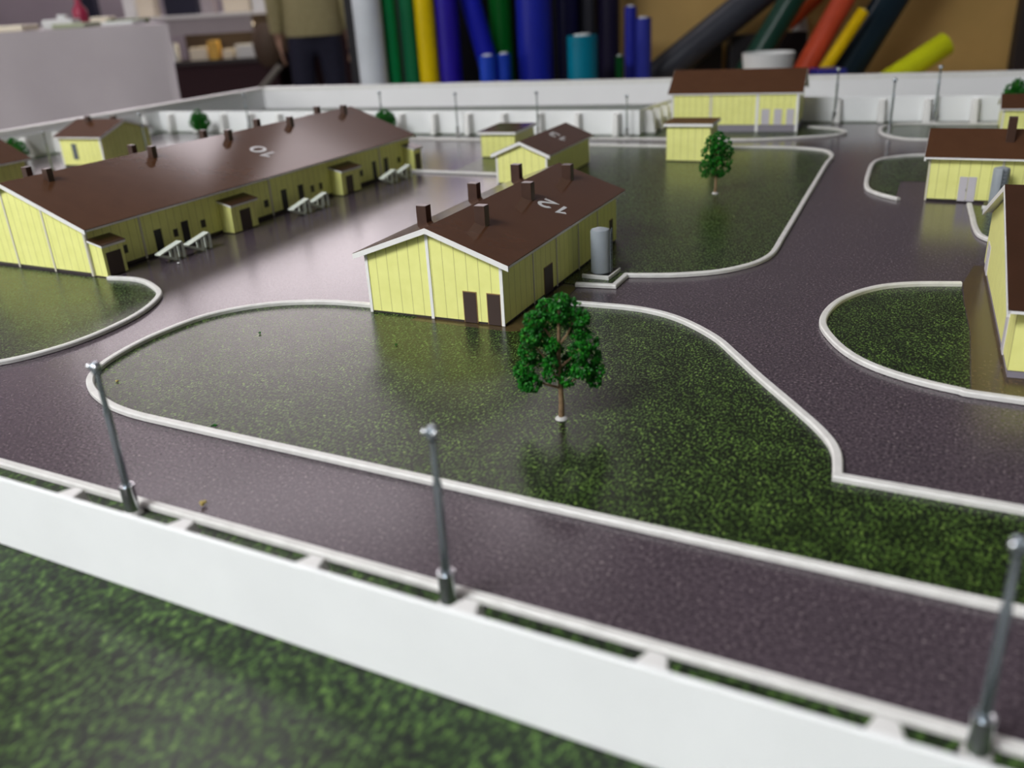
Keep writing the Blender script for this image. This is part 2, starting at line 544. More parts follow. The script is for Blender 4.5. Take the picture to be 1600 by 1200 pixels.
lawn([(0.95, 46.9), (14, 46.6), (14, 70), (0.2, 70.5), (-0.3, 66), (-0.05, 62), (0.55, 56)], 'bare brown soil strip under the near right house', 'dirt', 'soil_patch', 'soil', 0.025)
curb(Ds, 'white curb curling around the rounded lawn left of the near right house')
E_ = [(-6.9, 90.6), (-9.0, 92.6), (-10.3, 95.3), (-11.0, 101.8), (-11.2, 109.2), (-9.3, 112.6), (-6.0, 114.6), (2, 116.0), (30, 118)]
lawn([(-7.3, 91.0)] + smooth_path(E_)[3:] + [(30, 98), (-4.7, 98), (-4.7, 100.2), (-7.6, 99.8)], 'small green lawn left of the yellow house with the lilac double door')
curb(smooth_path(E_, 6), 'white curb around the small lawn left of the yellow house with the lilac double door')
F_ = [(40, 142.6), (3.7, 139.9), (-7, 139.0), (-11.4, 138.2), (-13.4, 135.0), (-12.8, 129.4), (-10.6, 126.2), (-7.0, 125.2), (10, 126.4), (40, 128)]
lawn(smooth_path(F_), 'far right green lawn near the back fence with the two tall lamps')
curb(smooth_path(F_, 6), 'white curb around the far right lawn near the back fence')
G_ = [(-80, 117.4), (-67.5, 117.6), (-52, 120.4), (-45, 121.2), (-38, 121.8), (-29.4, 122.3), (-23.3, 124.6), (-18.3, 127.8), (-17.6, 130.6), (-19.6, 133.2), (-23.2, 134.6)]
Gs = smooth_path(G_)
lawn([p for p in Gs if p[0] > -52] + [(-23.2, 136.5), (-41.8, 136.5), (-42, 123.4), (-52, 122.4)], 'pointed green lawn under the far house with three lilac doors')
curb(Gs, 'white curb running past the back fence and around the far house lawn')
H_ = [(-0.9, 89.9), (-0.5, 85.5), (-0.1, 81.2), (0.5, 78.4), (2.0, 77.0), (5, 76.6), (25, 76.2)]
lawn(smooth_path(H_) + [(25, 89.9)], 'dark green lawn strip between the two right hand houses')
curb(smooth_path(H_, 6), 'white curb starting under the lilac double door of the right hand house')
lawn([(-58.2, 94.6), (-43, 95.2), (-43, 100), (-51, 104.5), (-59, 104.2)], 'small green lawn patch in front of the far yellow shed')
curb([(-63.5, 93.9), (-57, 93.9), (-43.5, 94.2)], 'white curb in front of the small lawn patch by the far yellow shed')
curb([(-131, 22.35), (60, 22.35)], 'long straight white curb beside the near fence')


# ------------------------------------------------------------------ fences
lawn([(-33.0, 47.0), (-25.6, 47.25), (-24.3, 48.0), (-25.2, 57.0), (-26.4, 57.0), (-26.4, 48.3), (-33.0, 48.0)], 'brown soil strip along the front corner of house 12', 'dirt', 'soil_patch', 'soil', 0.033)


def fence(p, q, label, first, step, h=3.42, grp='white fence runs around the site'):
    """p -> q with the inner side on the left of the direction"""
    P, Q = Vector(p), Vector(q); d = Q - P; L = d.length; d.normalize()
    t = thing('fence', label, 'fence', (P.x, P.y, 0.034), math.atan2(d.y, d.x), grp)
    MB().box(0, L, -0.18, 0, 0.0, h).build('panel', 'fence', t, 0.04)
    s = first
    while s < L - 0.6:
        MB().hexa([(s - .62, 0, 0), (s + .62, 0, 0), (s + .42, 1.6, 0), (s - .42, 1.6, 0)],
                  [(s - .60, 0, 3.08), (s + .60, 0, 3.08), (s + .26, 1.08, 3.0), (s - .26, 1.08, 3.0)]).build('buttress', 'post', t, 0.06)
        s += step
    return t


fence((-66.0, FY + .18), (30, FY + .18), 'near white fence board cutting across the lower picture', 36.0 + 0.1, 5.93)
fence(BL1, BL0, 'bright white back fence behind the yellow sheds', 3.2, 5.93)
fence(BL0, (-134.0, 60.0), 'shaded left fence behind the farthest left houses', 4.0, 5.93)
fence(BR0, BL1, 'short fence piece running away beside the far long house', 2.4, 2.9)
fence((30.0, 145.1), BR0, 'white back fence right of the far house with lilac doors', 3.0, 5.93)


# ------------------------------------------------------------------ lamps
def lamp_post(x, y, label, grp, rz=0.0, s=1.0):
    t = thing('lamp_post', label, 'lamp post', (x, y, 0.034), rz, grp)
    t.scale = (s, s, s)
    MB().lathe([(0.45, 0), (0.45, 0.06), (0.40, 0.14), (0.33, 0.22), (0.02, 0.23)], n=18).build('base', 'glue', t, smooth=True)
    MB().lathe([(0.31, 0.1), (0.31, 1.30), (0.335, 1.32), (0.335, 1.44), (0.26, 1.45), (0.2, 1.40)], n=18).build('sleeve', 'steel', t, smooth=True)
    MB().lathe([(0.160, 0.3), (0.156, 4.9), (0.150, 5.0), (0.118, 5.15), (0.112, 6.6), (0.13, 6.65)], n=16).build('pole', 'pole', t, smooth=True)
    h = MB().lathe([(0.13, 6.60), (0.22, 6.78), (0.25, 6.90), (0.22, 7.06), (0.12, 7.15), (0.02, 7.16)], n=8).build('lamp_head', 'pole', t, 0.02)
    for sx in (-1, 1):
        MB().ball((sx * 0.20, -0.14, 6.98), 0.12, 6).build('bulb', 'steel', h, smooth=True)
    return t


l0 = lamp_post(-30.9, 21.65, 'steel lamp post at the left end of the near fence, before the lawn tip', 'steel lamp posts')
clone(l0, (-14.85, 21.65, 0.034), 0.05, 'steel lamp post behind the middle of the near white fence')
clone(l0, (2.03, 21.75, 0.034), 0.3, 'blurred steel lamp post cut by the right edge of the picture')
for x, y, s, lab in ((-60.0, 123.0, .88, 'far lamp post before the back fence, behind the roof marked 13'),
                     (-73.2, 121.9, .88, 'far lamp post before the back fence, left of the yellow shed'),
                     (-86.5, 121.0, .92, 'far lamp post before the back fence, right end of the long brown roof'),
                     (-113.0, 119.2, .92, 'far lamp post rising just behind the long brown ridge'),
                     (-46.3, 123.8, .80, 'lamp post at the inner corner of the back fence'),
                     (-20.5, 139.8, 1.05, 'lamp post before the back fence, just right of the far long house'),
                     (-11.9, 128.9, 1.0, 'tall lamp post on the left tip of the far right lawn'),
                     (-7.4, 141.2, 1.05, 'tall lamp post by the back fence above the far right lawn'),
                     (-110.5, 94.7, .93, 'pale lamp post before the gable of the far left house'),
                     (-113.0, 80.5, .86, 'pale lamp post between the two far left houses')):
    c = clone(l0, (x, y, 0.034), 0.0, lab); c.scale = (s, s, s)


# ------------------------------------------------------------------ houses
def house(label, x, y, rz, W, D, hw, hr, axis='y', os_=0.7, of=0.4, chim=(), doors=(), wins=(), trims=(), number=None, plinth=0.15, plinth_m='plinth',
          roof_m='roof', name='house', cw=0.8, cd=0.7):
    t = thing(name, label, 'house', (x, y, 0.034), rz, 'yellow model houses')
    A, B_ = (W, D) if axis == 'y' else (D, W)         # A across the ridge, B_ along it

    def mp(a, b, z):
        return (a, b, z) if axis == 'y' else (b, a, z)
    sl = (hr - hw) / (A / 2)
    pr = [(0, plinth), (A, plinth), (A, hw), (A / 2, hr), (0, hw)]
    MB().loft([[mp(a, 0, z) for a, z in pr], [mp(a, B_, z) for a, z in pr]]).build('wall', 'wall', t)
    MB().box(0.06, W - 0.06, 0.06, D - 0.06, 0, plinth).build('plinth', plinth_m, t)
    e = -os_
    def roofprof(lo, hi):
        return [(e, hw + sl * e + lo), (A / 2, hr + lo), (A - e, hw + sl * e + lo), (A - e, hw + sl * e + hi), (A / 2, hr + hi), (e, hw + sl * e + hi)]
    p1, p2 = roofprof(0.08, 0.24), roofprof(0.24, 0.30)
    MB().loft([[mp(a, -of, z) for a, z in p1], [mp(a, B_ + of, z) for a, z in p1]]).build('roof_board', 'white', t)
    MB().loft([[mp(a, -of - .03, z) for a, z in p2], [mp(a, B_ + of + .03, z) for a, z in p2]]).build('roof', roof_m, t)
    p3 = roofprof(-0.10, 0.27)
    for b0 in (-of - .05, B_ + of - .10):
        MB().loft([[mp(a, b0, z) for a, z in p3], [mp(a, b0 + .15, z) for a, z in p3]]).build('fascia', 'white', t)
    for (cx, cy, ch) in chim:
        a = cx if axis == 'y' else cy
        zr = hr - sl * abs(a - A / 2)
        MB().box(cx - cw / 2, cx + cw / 2, cy - cd / 2, cy + cd / 2, zr - 0.1, zr + 0.3 + ch).build('chimney', 'chim', t, 0.03)

    def onface(face, a0, a1, z0, z1, d0, d1):
        if face == 'F':
            return MB().box(a0, a1, -d1, -d0, z0, z1)
        if face == 'B':
            return MB().box(a0, a1, D + d0, D + d1, z0, z1)
        if face == 'R':
            return MB().box(W + d0, W + d1, a0, a1, z0, z1)
        return MB().box(-d1, -d0, a0, a1, z0, z1)
    for (face, a0, a1, z0, z1, m) in doors:
        d = onface(face, a0, a1, z0, z1, -0.02, 0.05).build('door', m, t)
        if m == 'brown':
            onface(face, a0 - .06, a1 + .06, z0, z1 + .06, -0.02, 0.03).build('door_frame', 'frame', d)
        elif m == 'lilac2':
            pass
    for (face, a0, a1, z0, z1) in wins:
        w = onface(face, a0, a1, z0, z1, -0.02, 0.05).build('window', 'win', t)
    for tr in trims:
        face, a = tr[0], tr[1]
        w = tr[2] if len(tr) > 2 else 0.2
        m = tr[3] if len(tr) > 3 else 'trim'
        if (face in 'FB') == (axis == 'y'):
            top = hr - sl * abs(a - A / 2) - 0.02
        else:
            top = hw
        onface(face, a - w / 2, a + w / 2, 0.02, top, -0.02, 0.06).build('trim', m, t)
    if number:
        txt, cx, cy, size, step = number
        me = digit_mesh(txt, size, step).mesh('roof_number'); me.materials.append(M['numeral'])
        o = bpy.data.objects.new('roof_number', me); COL.objects.link(o); o.parent = t
        z = hr - sl * abs(cx - A / 2) + 0.31
        ang = math.atan(sl)
        # up of the lettering points to the front gable, the line runs up the slope
        mx = Matrix(((-math.cos(ang), 0, math.sin(ang), 0), (0, -1, 0, 0), (math.sin(ang), 0, math.cos(ang), 0), (0, 0, 0, 1)))
        mx.translation = Vector((cx * K, cy * K, (z) * K))
        o.matrix_local = mx
    return t


# house 12
house('yellow house with brown roof marked 12, six chimneys, behind the big tree', -36.7, 47.6, 0.0362, 10.37, 22.0, 4.2, 6.05, os_=.66, of=.42,
      chim=[(7.08, 4.0, 1.25), (7.0, 11.8, 1.2), (7.1, 19.5, 1.15), (2.3, 4.4, 1.3), (2.2, 12.3, 1.3), (2.2, 20.1, 1.3)],
      doors=[('F', 7.45, 8.36, 0.04, 2.12, 'brown'), ('F', 9.2, 10.1, 0.04, 2.12, 'brown'), ('R', 6.55, 8.0, 0.05, 2.0, 'brown'), ('R', 20.3, 21.0, 0.05, 2.1, 'brown')],
      trims=[('F', 0.1, .22, 'white'), ('F', 5.0, .22, 'white'), ('F', 10.27, .22, 'white'), ('R', 4.7, .12), ('R', 8.85, .12), ('R', 13.2, .12), ('R', 17.4, .12)],
      number=('12', 8.95, 12.2, 1.7, 1.3))

# house 10
h10 = house('very long yellow house with brown roof marked 10 and four porches', -82.15, 47.5, 0.0, 17.3, 48.4, 4.07, 7.2, os_=.75, of=.42, plinth=.28,
            chim=[(9.9, 3.4, 1.0), (9.9, 15.0, 1.0), (9.9, 25.4, 1.0), (9.9, 35.4, 1.0), (9.9, 45.6, 1.0), (6.6, 3.8, 1.25), (6.6, 15.5, 1.25), (6.6, 25.1, 1.25), (6.6, 33.5, 1.25), (6.6, 44.5, 1.25)],
            doors=[('R', 6.9, 7.7, 0.1, 2.2, 'dark'), ('R', 10.1, 10.9, 0.1, 2.2, 'dark'), ('R', 23.9, 24.7, 0.1, 2.25, 'dark'), ('R', 26.6, 27.4, 0.1, 2.2, 'dark'),
                   ('R', 40.2, 40.9, 0.1, 2.25, 'dark'), ('R', 42.6, 43.4, 0.1, 2.25, 'dark')],
            wins=[('R', 3.36, 3.8, 1.05, 1.75), ('R', 9.05, 9.55, 1.05, 1.75), ('R', 12.45, 13.0, 1.08, 1.8), ('R', 21.2, 21.8, 1.05, 1.77), ('R', 28.65, 29.15, 1.03, 1.75),
                  ('R', 30.1, 30.6, 1.05, 1.75), ('R', 37.65, 38.15, 1.05, 1.7), ('R', 45.5, 46.1, 1.2, 1.85)],
            trims=[('F', 17.2, .2), ('F', 12.55), ('F', 7.8), ('F', 3.1), ('R', 0.1, .2), ('R', 5.6), ('R', 22.3), ('R', 41.8)],
            number=('10', 13.65, 26.2, 1.95, 1.4), cw=.65, cd=.6)


def porch(y0, y1, d0, d1):
    X = 17.3
    p = MB().hexa([(X, y0, .05), (X + 1.5, y0, .05), (X + 1.5, y1, .05), (X, y1, .05)], [(X, y0, 2.9), (X + 1.5, y0, 2.55), (X + 1.5, y1, 2.55), (X, y1, 2.9)]).build('porch', 'wall', h10)
    MB().hexa([(X, y0 - .15, 2.92), (X + 1.75, y0 - .15, 2.52), (X + 1.75, y1 + .15, 2.52), (X, y1 + .15, 2.92)],
              [(X, y0 - .15, 3.10), (X + 1.75, y0 - .15, 2.70), (X + 1.75, y1 + .15, 2.70), (X, y1 + .15, 3.10)]).build('porch_eave', 'white', p)
    MB().hexa([(X, y0 - .17, 3.10), (X + 1.77, y0 - .17, 2.70), (X + 1.77, y1 + .17, 2.70), (X, y1 + .17, 3.10)],
              [(X, y0 - .17, 3.15), (X + 1.77, y0 - .17, 2.75), (X + 1.77, y1 + .17, 2.75), (X, y1 + .17, 3.15)]).build('porch_roof', 'roof_dark', p)
    MB().box(X + 1.46, X + 1.55, d0, d1, 0.06, 2.0).build('door', 'brown', p)


porch(0.15, 2.25, 0.42, 1.9)
porch(15.0, 18.4, 16.1, 17.5)
porch(32.2, 35.6, 33.0, 34.2)
porch(46.9, 48.6, 47.2, 48.3)


def access_ramp(y0, label):
    t = thing('access_ramp', label, 'ramp', (-62.0, y0, 0), 0.0, 'white ramps along the long house')
    MB().hexa([(-.36, 0, .84), (.36, 0, .84), (.36, 2.6, 1.40), (-.36, 2.6, 1.40)], [(-.36, 0, .95), (.36, 0, .95), (.36, 2.6, 1.51), (-.36, 2.6, 1.51)]).build('deck', 'ramp', t)
    for yy, top in ((1.65, 1.15), (2.6, 1.37)):
        for sx in (-.28, .28):
            MB().box(sx - .09, sx + .09, yy - .1, yy + .1, 0.034, top).build('leg', 'ramp', t)
    for sx in (-.28, .28):
        MB().hexa([(sx - .07, .05, .78), (sx + .07, .05, .78), (sx + .07, .35, .80), (sx - .07, .35, .80)][::1],
                  [(sx - .07, 1.55, 0.02), (sx + .07, 1.55, 0.02), (sx + .07, 1.75, .2), (sx - .07, 1.75, .2)]).build('brace', 'ramp', t)
    return t


r0 = access_ramp(51.9, 'small white ramp nearest the front porch of the long house')
for yy, lab in ((55.1, 'small white ramp just before the second porch of the long house'), (69.3, 'small white ramp between second and third porch, nearer one'),
                (72.3, 'small white ramp between second and third porch, farther one'), (85.3, 'small white ramp just past the third porch of the long house'),
                (88.4, 'small white ramp closest to the last porch of the long house')):
    clone(r0, (-62.0, yy, 0), 0, lab)

# house 13
house('small yellow gabled house with brown roof marked 13', -49.0, 89.4, 0.055, 6.2, 13.6, 3.25, 4.5, os_=.45, of=.35,
      trims=[('F', 0.1, .2, 'white'), ('F', 6.1, .2, 'white')], number=('13', 4.75, 7.3, 1.6, 1.15))
# far long house
house('far long yellow house with three lilac doors and grey base', -41.4, 128.9, 0.10, 17.5, 8.3, 5.15, 7.75, axis='x', os_=.3, of=.5, plinth=.95, plinth_m='plinth_grey',
      doors=[('F', 12.6, 13.7, .95, 3.05, 'lilac'), ('F', 14.3, 15.35, .95, 3.05, 'lilac'), ('F', 15.95, 17.0, .95, 3.05, 'lilac')],
      trims=[('F', 0.15, .3, 'white'), ('F', 5.6, .35), ('F', 12.0, .4, 'white'), ('F', 17.35, .35, 'white')])
# right hand house with the lilac double door
hr1 = house('yellow house with a lilac double door at the right edge', -4.75, 91.1, 0.02, 17.0, 7.2, 4.1, 5.75, axis='x', os_=.6, of=.35, plinth=.22,
            chim=[(6.35, 2.0, 2.0)], doors=[('F', 2.75, 3.42, .1, 2.3, 'lilac'), ('F', 3.46, 4.15, .1, 2.3, 'lilac')], trims=[('F', .1, .15), ('F', 6.1, .2)], cw=.7, cd=.7)
MB().box(3.36, 3.40, -.09, -.05, 1.0, 1.25).build('door_handle', 'steel', hr1)
# near right house
house('near yellow house cut by the right edge, gable with lilac doors', 2.45, 49.7, 0.079, 14.0, 20.6, 3.95, 7.7, axis='x', os_=.75, of=.5, plinth=.42, plinth_m='plinth_grey', roof_m='roof_dark',
      doors=[('L', 2.6, 3.6, .25, 2.5, 'lilac'), ('L', 17.6, 18.4, .25, 2.25, 'lilac'), ('L', 18.6, 19.4, .25, 2.25, 'lilac')], trims=[('F', 5.2, .2)])
# far right small house
house('little yellow house before the back fence at the right edge', 0.9, 133.6, 0.06, 10.0, 6.0, 2.75, 4.0, axis='x', os_=.4, of=.3, trims=[('F', .1, .2, 'white')])
# far left house behind the long one
house('far left yellow house with grey brown roof behind the long house', -119.7, 87.3, 0.1, 8.0, 9.6, 4.1, 5.7, axis='x', os_=.5, of=.45, plinth=.2,
      chim=[(2.4, 4.0, .8), (5.4, 5.9, .7)], doors=[('F', 2.3, 3.2, 1.0, 3.2, 'greydk')], trims=[('F', 7.85, .3, 'white'), ('F', .15, .2, 'white')], cw=.7, cd=.6)
# house at the left edge
house('brown roofed house at the left edge, mostly hidden by the long roof', -123.6, 38.0, 0.0, 13.2, 37.3, 3.5, 6.3, os_=.7, of=.3, trims=[('R', 37.1, .4, 'trim')])


def shed(label, x, y, rz, W, D, h, roof_m, front=0.0):
    t = thing('shed', label, 'shed', (x, y, 0.034), rz, 'flat roofed yellow sheds')
    MB().box(0, W, 0, D, .12, h).build('wall', 'wall', t)
    MB().box(.05, W - .05, .05, D - .05, 0, .12).build('plinth', 'plinth', t)
    MB().hexa([(-.3, -.4, h), (W + .3, -.4, h), (W + .3, D + .3, h), (-.3, D + .3, h)], [(-.3, -.4, h + .32), (W + .3, -.4, h + .32), (W + .3, D + .3, h + .32 + front), (-.3, D + .3, h + .32 + front)]).build('roof_board', 'white', t)
    MB().hexa([(-.3, -.4, h + .32), (W + .3, -.4, h + .32), (W + .3, D + .3, h + .32 + front), (-.3, D + .3, h + .32 + front)],
              [(-.3, -.4, h + .37), (W + .3, -.4, h + .37), (W + .3, D + .3, h + .37 + front), (-.3, D + .3, h + .37 + front)]).build('roof', roof_m, t)
    return t


shed('yellow flat roofed shed left of the roof marked 13', -59.35, 104.5, 0.11, 4.75, 7.4, 3.0, 'roof')
shed('yellow flat roofed block beside the second tree', -34.65, 106.1, 0.07, 5.25, 4.2, 4.15, 'roof')


# ------------------------------------------------------------------ tanks
def tank(label, x, y, rz, r, h, lad, plat):
    t = thing('storage_tank', label, 'tank', (x, y, 0.034), rz, 'grey upright tanks with ladders')
    MB().lathe([(r, 0.28), (r, h - .12), (r * .92, h), (r * .3, h + .14), (.02, h + .16)], n=32).build('body', 'grey', t, smooth=True)
    a = lad; ux, uy = math.cos(a), math.sin(a); vx, vy = -uy, ux
    l = MB()
    for s in (-.2, .2):
        l.tube([(ux * (r + .12) + vx * s, uy * (r + .12) + vy * s, .3), (ux * (r + .12) + vx * s, uy * (r + .12) + vy * s, h + .1)], .035, 6)
    z = .55
    while z < h:
        l.tube([(ux * (r + .12) + vx * -.2, uy * (r + .12) + vy * -.2, z), (ux * (r + .12) + vx * .2, uy * (r + .12) + vy * .2, z)], .03, 6)
        z += .3
    l.build('ladder', 'greydk', t)
    x0, x1, y0, y1 = plat
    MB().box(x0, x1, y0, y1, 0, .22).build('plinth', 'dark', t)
    MB().box(x0 - .1, x1 + .1, y0 - .22, y0, 0, .3).box(x1, x1 + .12, y0, y1, 0, .3).build('plinth_edge', 'white', t, 0.03)
    return t


tank('grey cylindrical tank with ladder beside house 12', -24.7, 60.4, 0.0, .72, 3.5, 0.1, (-.95, 1.0, -.95, 1.3))
tank('grey tank with ladder before the house with the lilac double door', 1.25, 89.7, 0.0, .68, 3.45, -1.2, (-1.0, 1.2, -.85, 1.1))


# ------------------------------------------------------------------ trees
def tree(label, x, y, clumps, trunk_h, branches, seed, per=150, crumb=0.15, trunk_r=0.16, glue=True, rz=0.0):
    """clumps: (right, depth, height, radius) in cm about the trunk; the crown faces the camera's yaw"""
    rnd = random.Random(seed)
    t = thing('tree', label, 'tree', (x, y, 0.034), YAW + rz, 'model trees')
    b = MB()
    n = 7
    b.tube([(0.03 * math.sin(k * 1.3), 0.02 * math.cos(k), trunk_h * k / n) for k in range(n + 1)], [trunk_r * (1 - 0.62 * k / n) for k in range(n + 1)], 9)
    for (z0, ex, ey, ez) in branches:
        b.tube([(0, 0, z0), (ex * .45, ey * .45, z0 + (ez - z0) * .35), (ex, ey, ez)], [trunk_r * .5, trunk_r * .38, trunk_r * .2], 6)
    b.build('trunk', 'bark', t, smooth=True)
    m = MB()
    for (cx, cy, cz, r) in clumps:
        k = int(per * (r / 0.6) ** 2)
        for _ in range(k):
            while True:
                d = Vector((rnd.uniform(-1, 1), rnd.uniform(-1, 1), rnd.uniform(-1, 1)))
                if 0.1 < d.length < 1:
                    break
            d = d.normalized() * (d.length ** 0.45) * r
            p = Vector((cx, cy, cz)) + Vector((d.x, d.y, d.z * 0.95))
            s = crumb * rnd.uniform(0.5, 1.15)
            # one crumpled flake of foam: a skewed little octahedron
            q = [Vector(v) * s * rnd.uniform(.55, 1.1) for v in ((1, 0, 0), (-1, 0, 0), (0, 1, 0), (0, -1, 0), (0, 0, 1), (0, 0, -1))]
            R = Matrix.Rotation(rnd.uniform(0, 6.28), 3, Vector((rnd.uniform(-1, 1), rnd.uniform(-1, 1), rnd.uniform(-1, 1))).normalized())
            m.add([tuple(p + R @ v) for v in q], [(0, 2, 4), (2, 1, 4), (1, 3, 4), (3, 0, 4), (2, 0, 5), (1, 2, 5), (3, 1, 5), (0, 3, 5)])
    m.build('foliage', 'leaf', t)
    if glue:
        MB().lathe([(.34, 0.0), (.30, .08), (.2, .13), (.02, .14)], n=14).build('glue_blob', 'glue', t, smooth=True)
    return t


# crown of the near tree, (right, depth, height, radius)
tree('tall green tree on thin trunk standing alone on the front lawn', -17.34, 36.9,
     [(.20, 0, 6.25, .42), (-.55, .2, 5.9, .48), (.05, -.2, 5.75, .5), (.75, .3, 5.75, .5), (1.1, -.1, 5.35, .46), (-1.15, 0, 5.3, .55), (-.5, .5, 5.1, .5), (.45, .45, 5.1, .5),
      (-1.35, -.2, 4.6, .55), (-.9, .4, 4.3, .5), (1.0, .2, 4.55, .5), (1.5, 0, 4.1, .5), (.95, -.4, 3.8, .55), (-.35, -.3, 4.15, .42), (-1.55, .1, 3.7, .5),
      (1.55, .1, 3.2, .55), (1.1, -.3, 2.75, .55), (1.75, 0, 2.55, .5), (-1.75, 0, 2.75, .55), (-1.45, -.3, 2.2, .55), (-1.75, .2, 1.95, .4), (-.45, -.3, 3.2, .38),
      (-.45, -.2, 2.55, .42), (.35, -.2, 2.2, .42), (.6, .4, 3.0, .45), (-1.0, .4, 3.1, .4), (1.7, -.1, 2.05, .38), (-.2, .5, 3.7, .5), (.3, .2, 2.6, .35)],
     6.1, [(1.7, -1.6, 0, 2.4), (1.8, 1.5, 0, 2.6), (2.6, -1.3, .1, 4.2), (2.8, 1.3, 0, 4.2), (4, -.9, 0, 5.3), (4, .9, .1, 5.4), (2.2, -.45, -.2, 2.8)], 3, per=185, crumb=0.125)
tree('bushy green tree beside the yellow flat roofed block', -24.1, 89.8,
     [(.1, 0, 5.6, .6), (-.5, .2, 5.1, .65), (.8, .1, 5.0, .65), (.1, -.3, 4.6, .7), (-.9, 0, 4.2, .65), (1.05, -.1, 4.2, .65), (.2, .4, 3.9, .7), (-.85, -.1, 3.2, .6), (1.0, 0, 3.2, .65),
      (.1, -.3, 3.3, .6), (-1.2, .1, 2.6, .55), (.9, 0, 2.4, .55), (-.4, -.1, 2.3, .5), (-1.1, 0, 2.0, .4), (.4, .1, 2.0, .45)],
     5.3, [(1.6, -1.1, 0, 2.6), (1.8, 1.0, 0, 3.0)], 5, per=90, crumb=0.16, trunk_r=.15)
bush = [(.0, 0, 3.9, .75), (-.6, .2, 3.2, .8), (.7, 0, 3.2, .8), (0, -.3, 2.8, .9), (-.9, 0, 2.2, .85), (.9, .1, 2.2, .85), (0, 0, 1.7, .9), (-.6, -.2, 1.5, .6), (.7, 0, 1.4, .6)]
tree('round green tree behind the long brown ridge, by the back fence', -121.5, 116.4, [(a * 1.05, b, c * .9, r) for a, b, c, r in bush], 3.6, [], 7, per=70, crumb=0.22)
tree('green tree top peeking over the right end of the long roof', -84.0, 118.2, [(a * 1.1, b, c * .84 + .4, r) for a, b, c, r in bush], 3.6, [], 8, per=70, crumb=0.22)
tree('green tree behind the house at the left edge', -128.6, 86.4, [(a * 1.2, b, c * .84, r) for a, b, c, r in bush], 3.4, [], 9, per=70, crumb=0.22)
tree('dark green tree behind the little house at the far right', 2.0, 142.3, [(a * 1.15 + .2, b, c * .95 + 1.2, r) for a, b, c, r in bush], 5.0, [], 10, per=70, crumb=0.2)


def crumb(x, y, r, m, label, seed):
    rnd = random.Random(seed); b = MB()
    for _ in range(7):
        b.ball((rnd.uniform(-r, r) * .7, rnd.uniform(-r, r) * .7, r * .6 + rnd.uniform(0, r) * .5), r * rnd.uniform(.35, .6), 4)
    o = b.build('foam_crumb', m, loc=(x, y, 0.03))
    return tag(o, label, 'foam crumb', 'loose foam crumbs')


M['yellowfoam'] = mat('yellow_foam', (0.42, 0.32, 0.08), 0.7)
crumb(-41.3, 41.4, .10, 'leaf', 'tiny green foam crumb on the lawn left of house 12', 1)
crumb(-33.8, 29.5, .13, 'leaf', 'tiny green foam crumb beside the front lawn curb', 2)
crumb(-28.5, 23.4, .15, 'yellowfoam', 'tiny yellow foam crumb on the road by the near fence', 3)
crumb(-31.3, 42.7, .08, 'leaf', 'tiny green foam crumb just before the gable of house 12', 4)
crumb(-44.0, 32.0, .08, 'yellowfoam', 'tiny yellow foam crumb on the left tip of the lawn', 5)
crumb(-60.5, 52.6, .12, 'paper', 'tiny pale crumb on the road by the front white ramp', 6)


# ------------------------------------------------------------------ background: leaning and standing foil rolls
def rollmat(name, col, rough=0.35):
    m = mat(name, col, rough, spec=0.22)
    f = noise(m, objco(m), 8, 2)
    LK(m, ramp(m, f, [(0.3, tuple(c * .9 for c in col)), (0.7, tuple(min(1, c * 1.08) for c in col))]), bsdf(m).inputs['Base Color'])
    return m


def roll(p, q, r, col, label, rough=0.35, grp='coloured foil rolls by the plywood'):
    """p, q: ends of the axis (right, forward, z) in the room's axes"""
    P, Q = Vector(rm(*p)), Vector(rm(*q)); d = Q - P; L = d.length
    t = thing('foil_roll', label, 'roll', tuple(P), 0, grp)
    t.rotation_euler = d.to_track_quat('Z', 'Y').to_euler()
    n = 28; ri = r * .55
    rings = []
    for rr, z in ((ri, 0), (r, 0), (r, L), (ri, L), (ri, 0)):
        rings.append([(rr * math.cos(2 * math.pi * i / n), rr * math.sin(2 * math.pi * i / n), z) for i in range(n)])
    MB().loft(rings, cap=False).build('foil', rollmat('foil_' + label.split()[0], col, rough), t, smooth=True)
    rings = []
    for rr, z in ((ri * .8, -.0), (ri * .99, -.0), (ri * .99, L + .4), (ri * .8, L + .4), (ri * .8, 0)):
        rings.append([(rr * math.cos(2 * math.pi * i / n), rr * math.sin(2 * math.pi * i / n), z) for i in range(n)])
    MB().loft(rings, cap=False).build('core', 'paper', t, smooth=True)
    return t


def stand(rc, f, r, top, col, label, lean=0.0, z0=FLOOR):
    return roll((rc - lean * (5 - z0) * 0 - 0, f, z0), (rc + lean * (top - z0), f, top), r, col, label)


stand(-33.9, 268, 4.0, 42, (0.62, 0.66, 0.70), 'white tall foil roll, leftmost of the standing row')
stand(-28.6, 272, 2.2, 40, (0.000, 0.202, 0.054), 'green slim roll right beside the white one')
stand(-23.6, 275, 2.35, 43, (0.008, 0.155, 0.062), 'dark green slim roll between green and yellow')
stand(-18.4, 272, 2.9, 45, (0.72, 0.52, 0.0), 'yellow tall roll standing in the row')
stand(-12.2, 272, 3.2, 44, (0.020, 0.009, 0.30), 'violet blue tall roll right of the yellow one')
roll((18.5, 279, FLOOR), (-10.6, 279, 40), 3.0, (0.014, 0.020, 0.48), 'blue roll leaning left behind two short blue rolls')
stand(3.0, 286, 3.4, 44, (0.000, 0.116, 0.012), 'mid green roll behind the two short blue rolls')
stand(-1.5, 262, 2.4, 3.9, (0.012, 0.054, 0.465), 'short blue roll, left one of two')
stand(3.1, 263, 1.9, 4.1, (0.009, 0.043, 0.388), 'short blue roll, right one of two')
stand(12.2, 270, 5.0, 46, (0.010, 0.018, 0.31), 'big blue roll, thickest of the standing row')
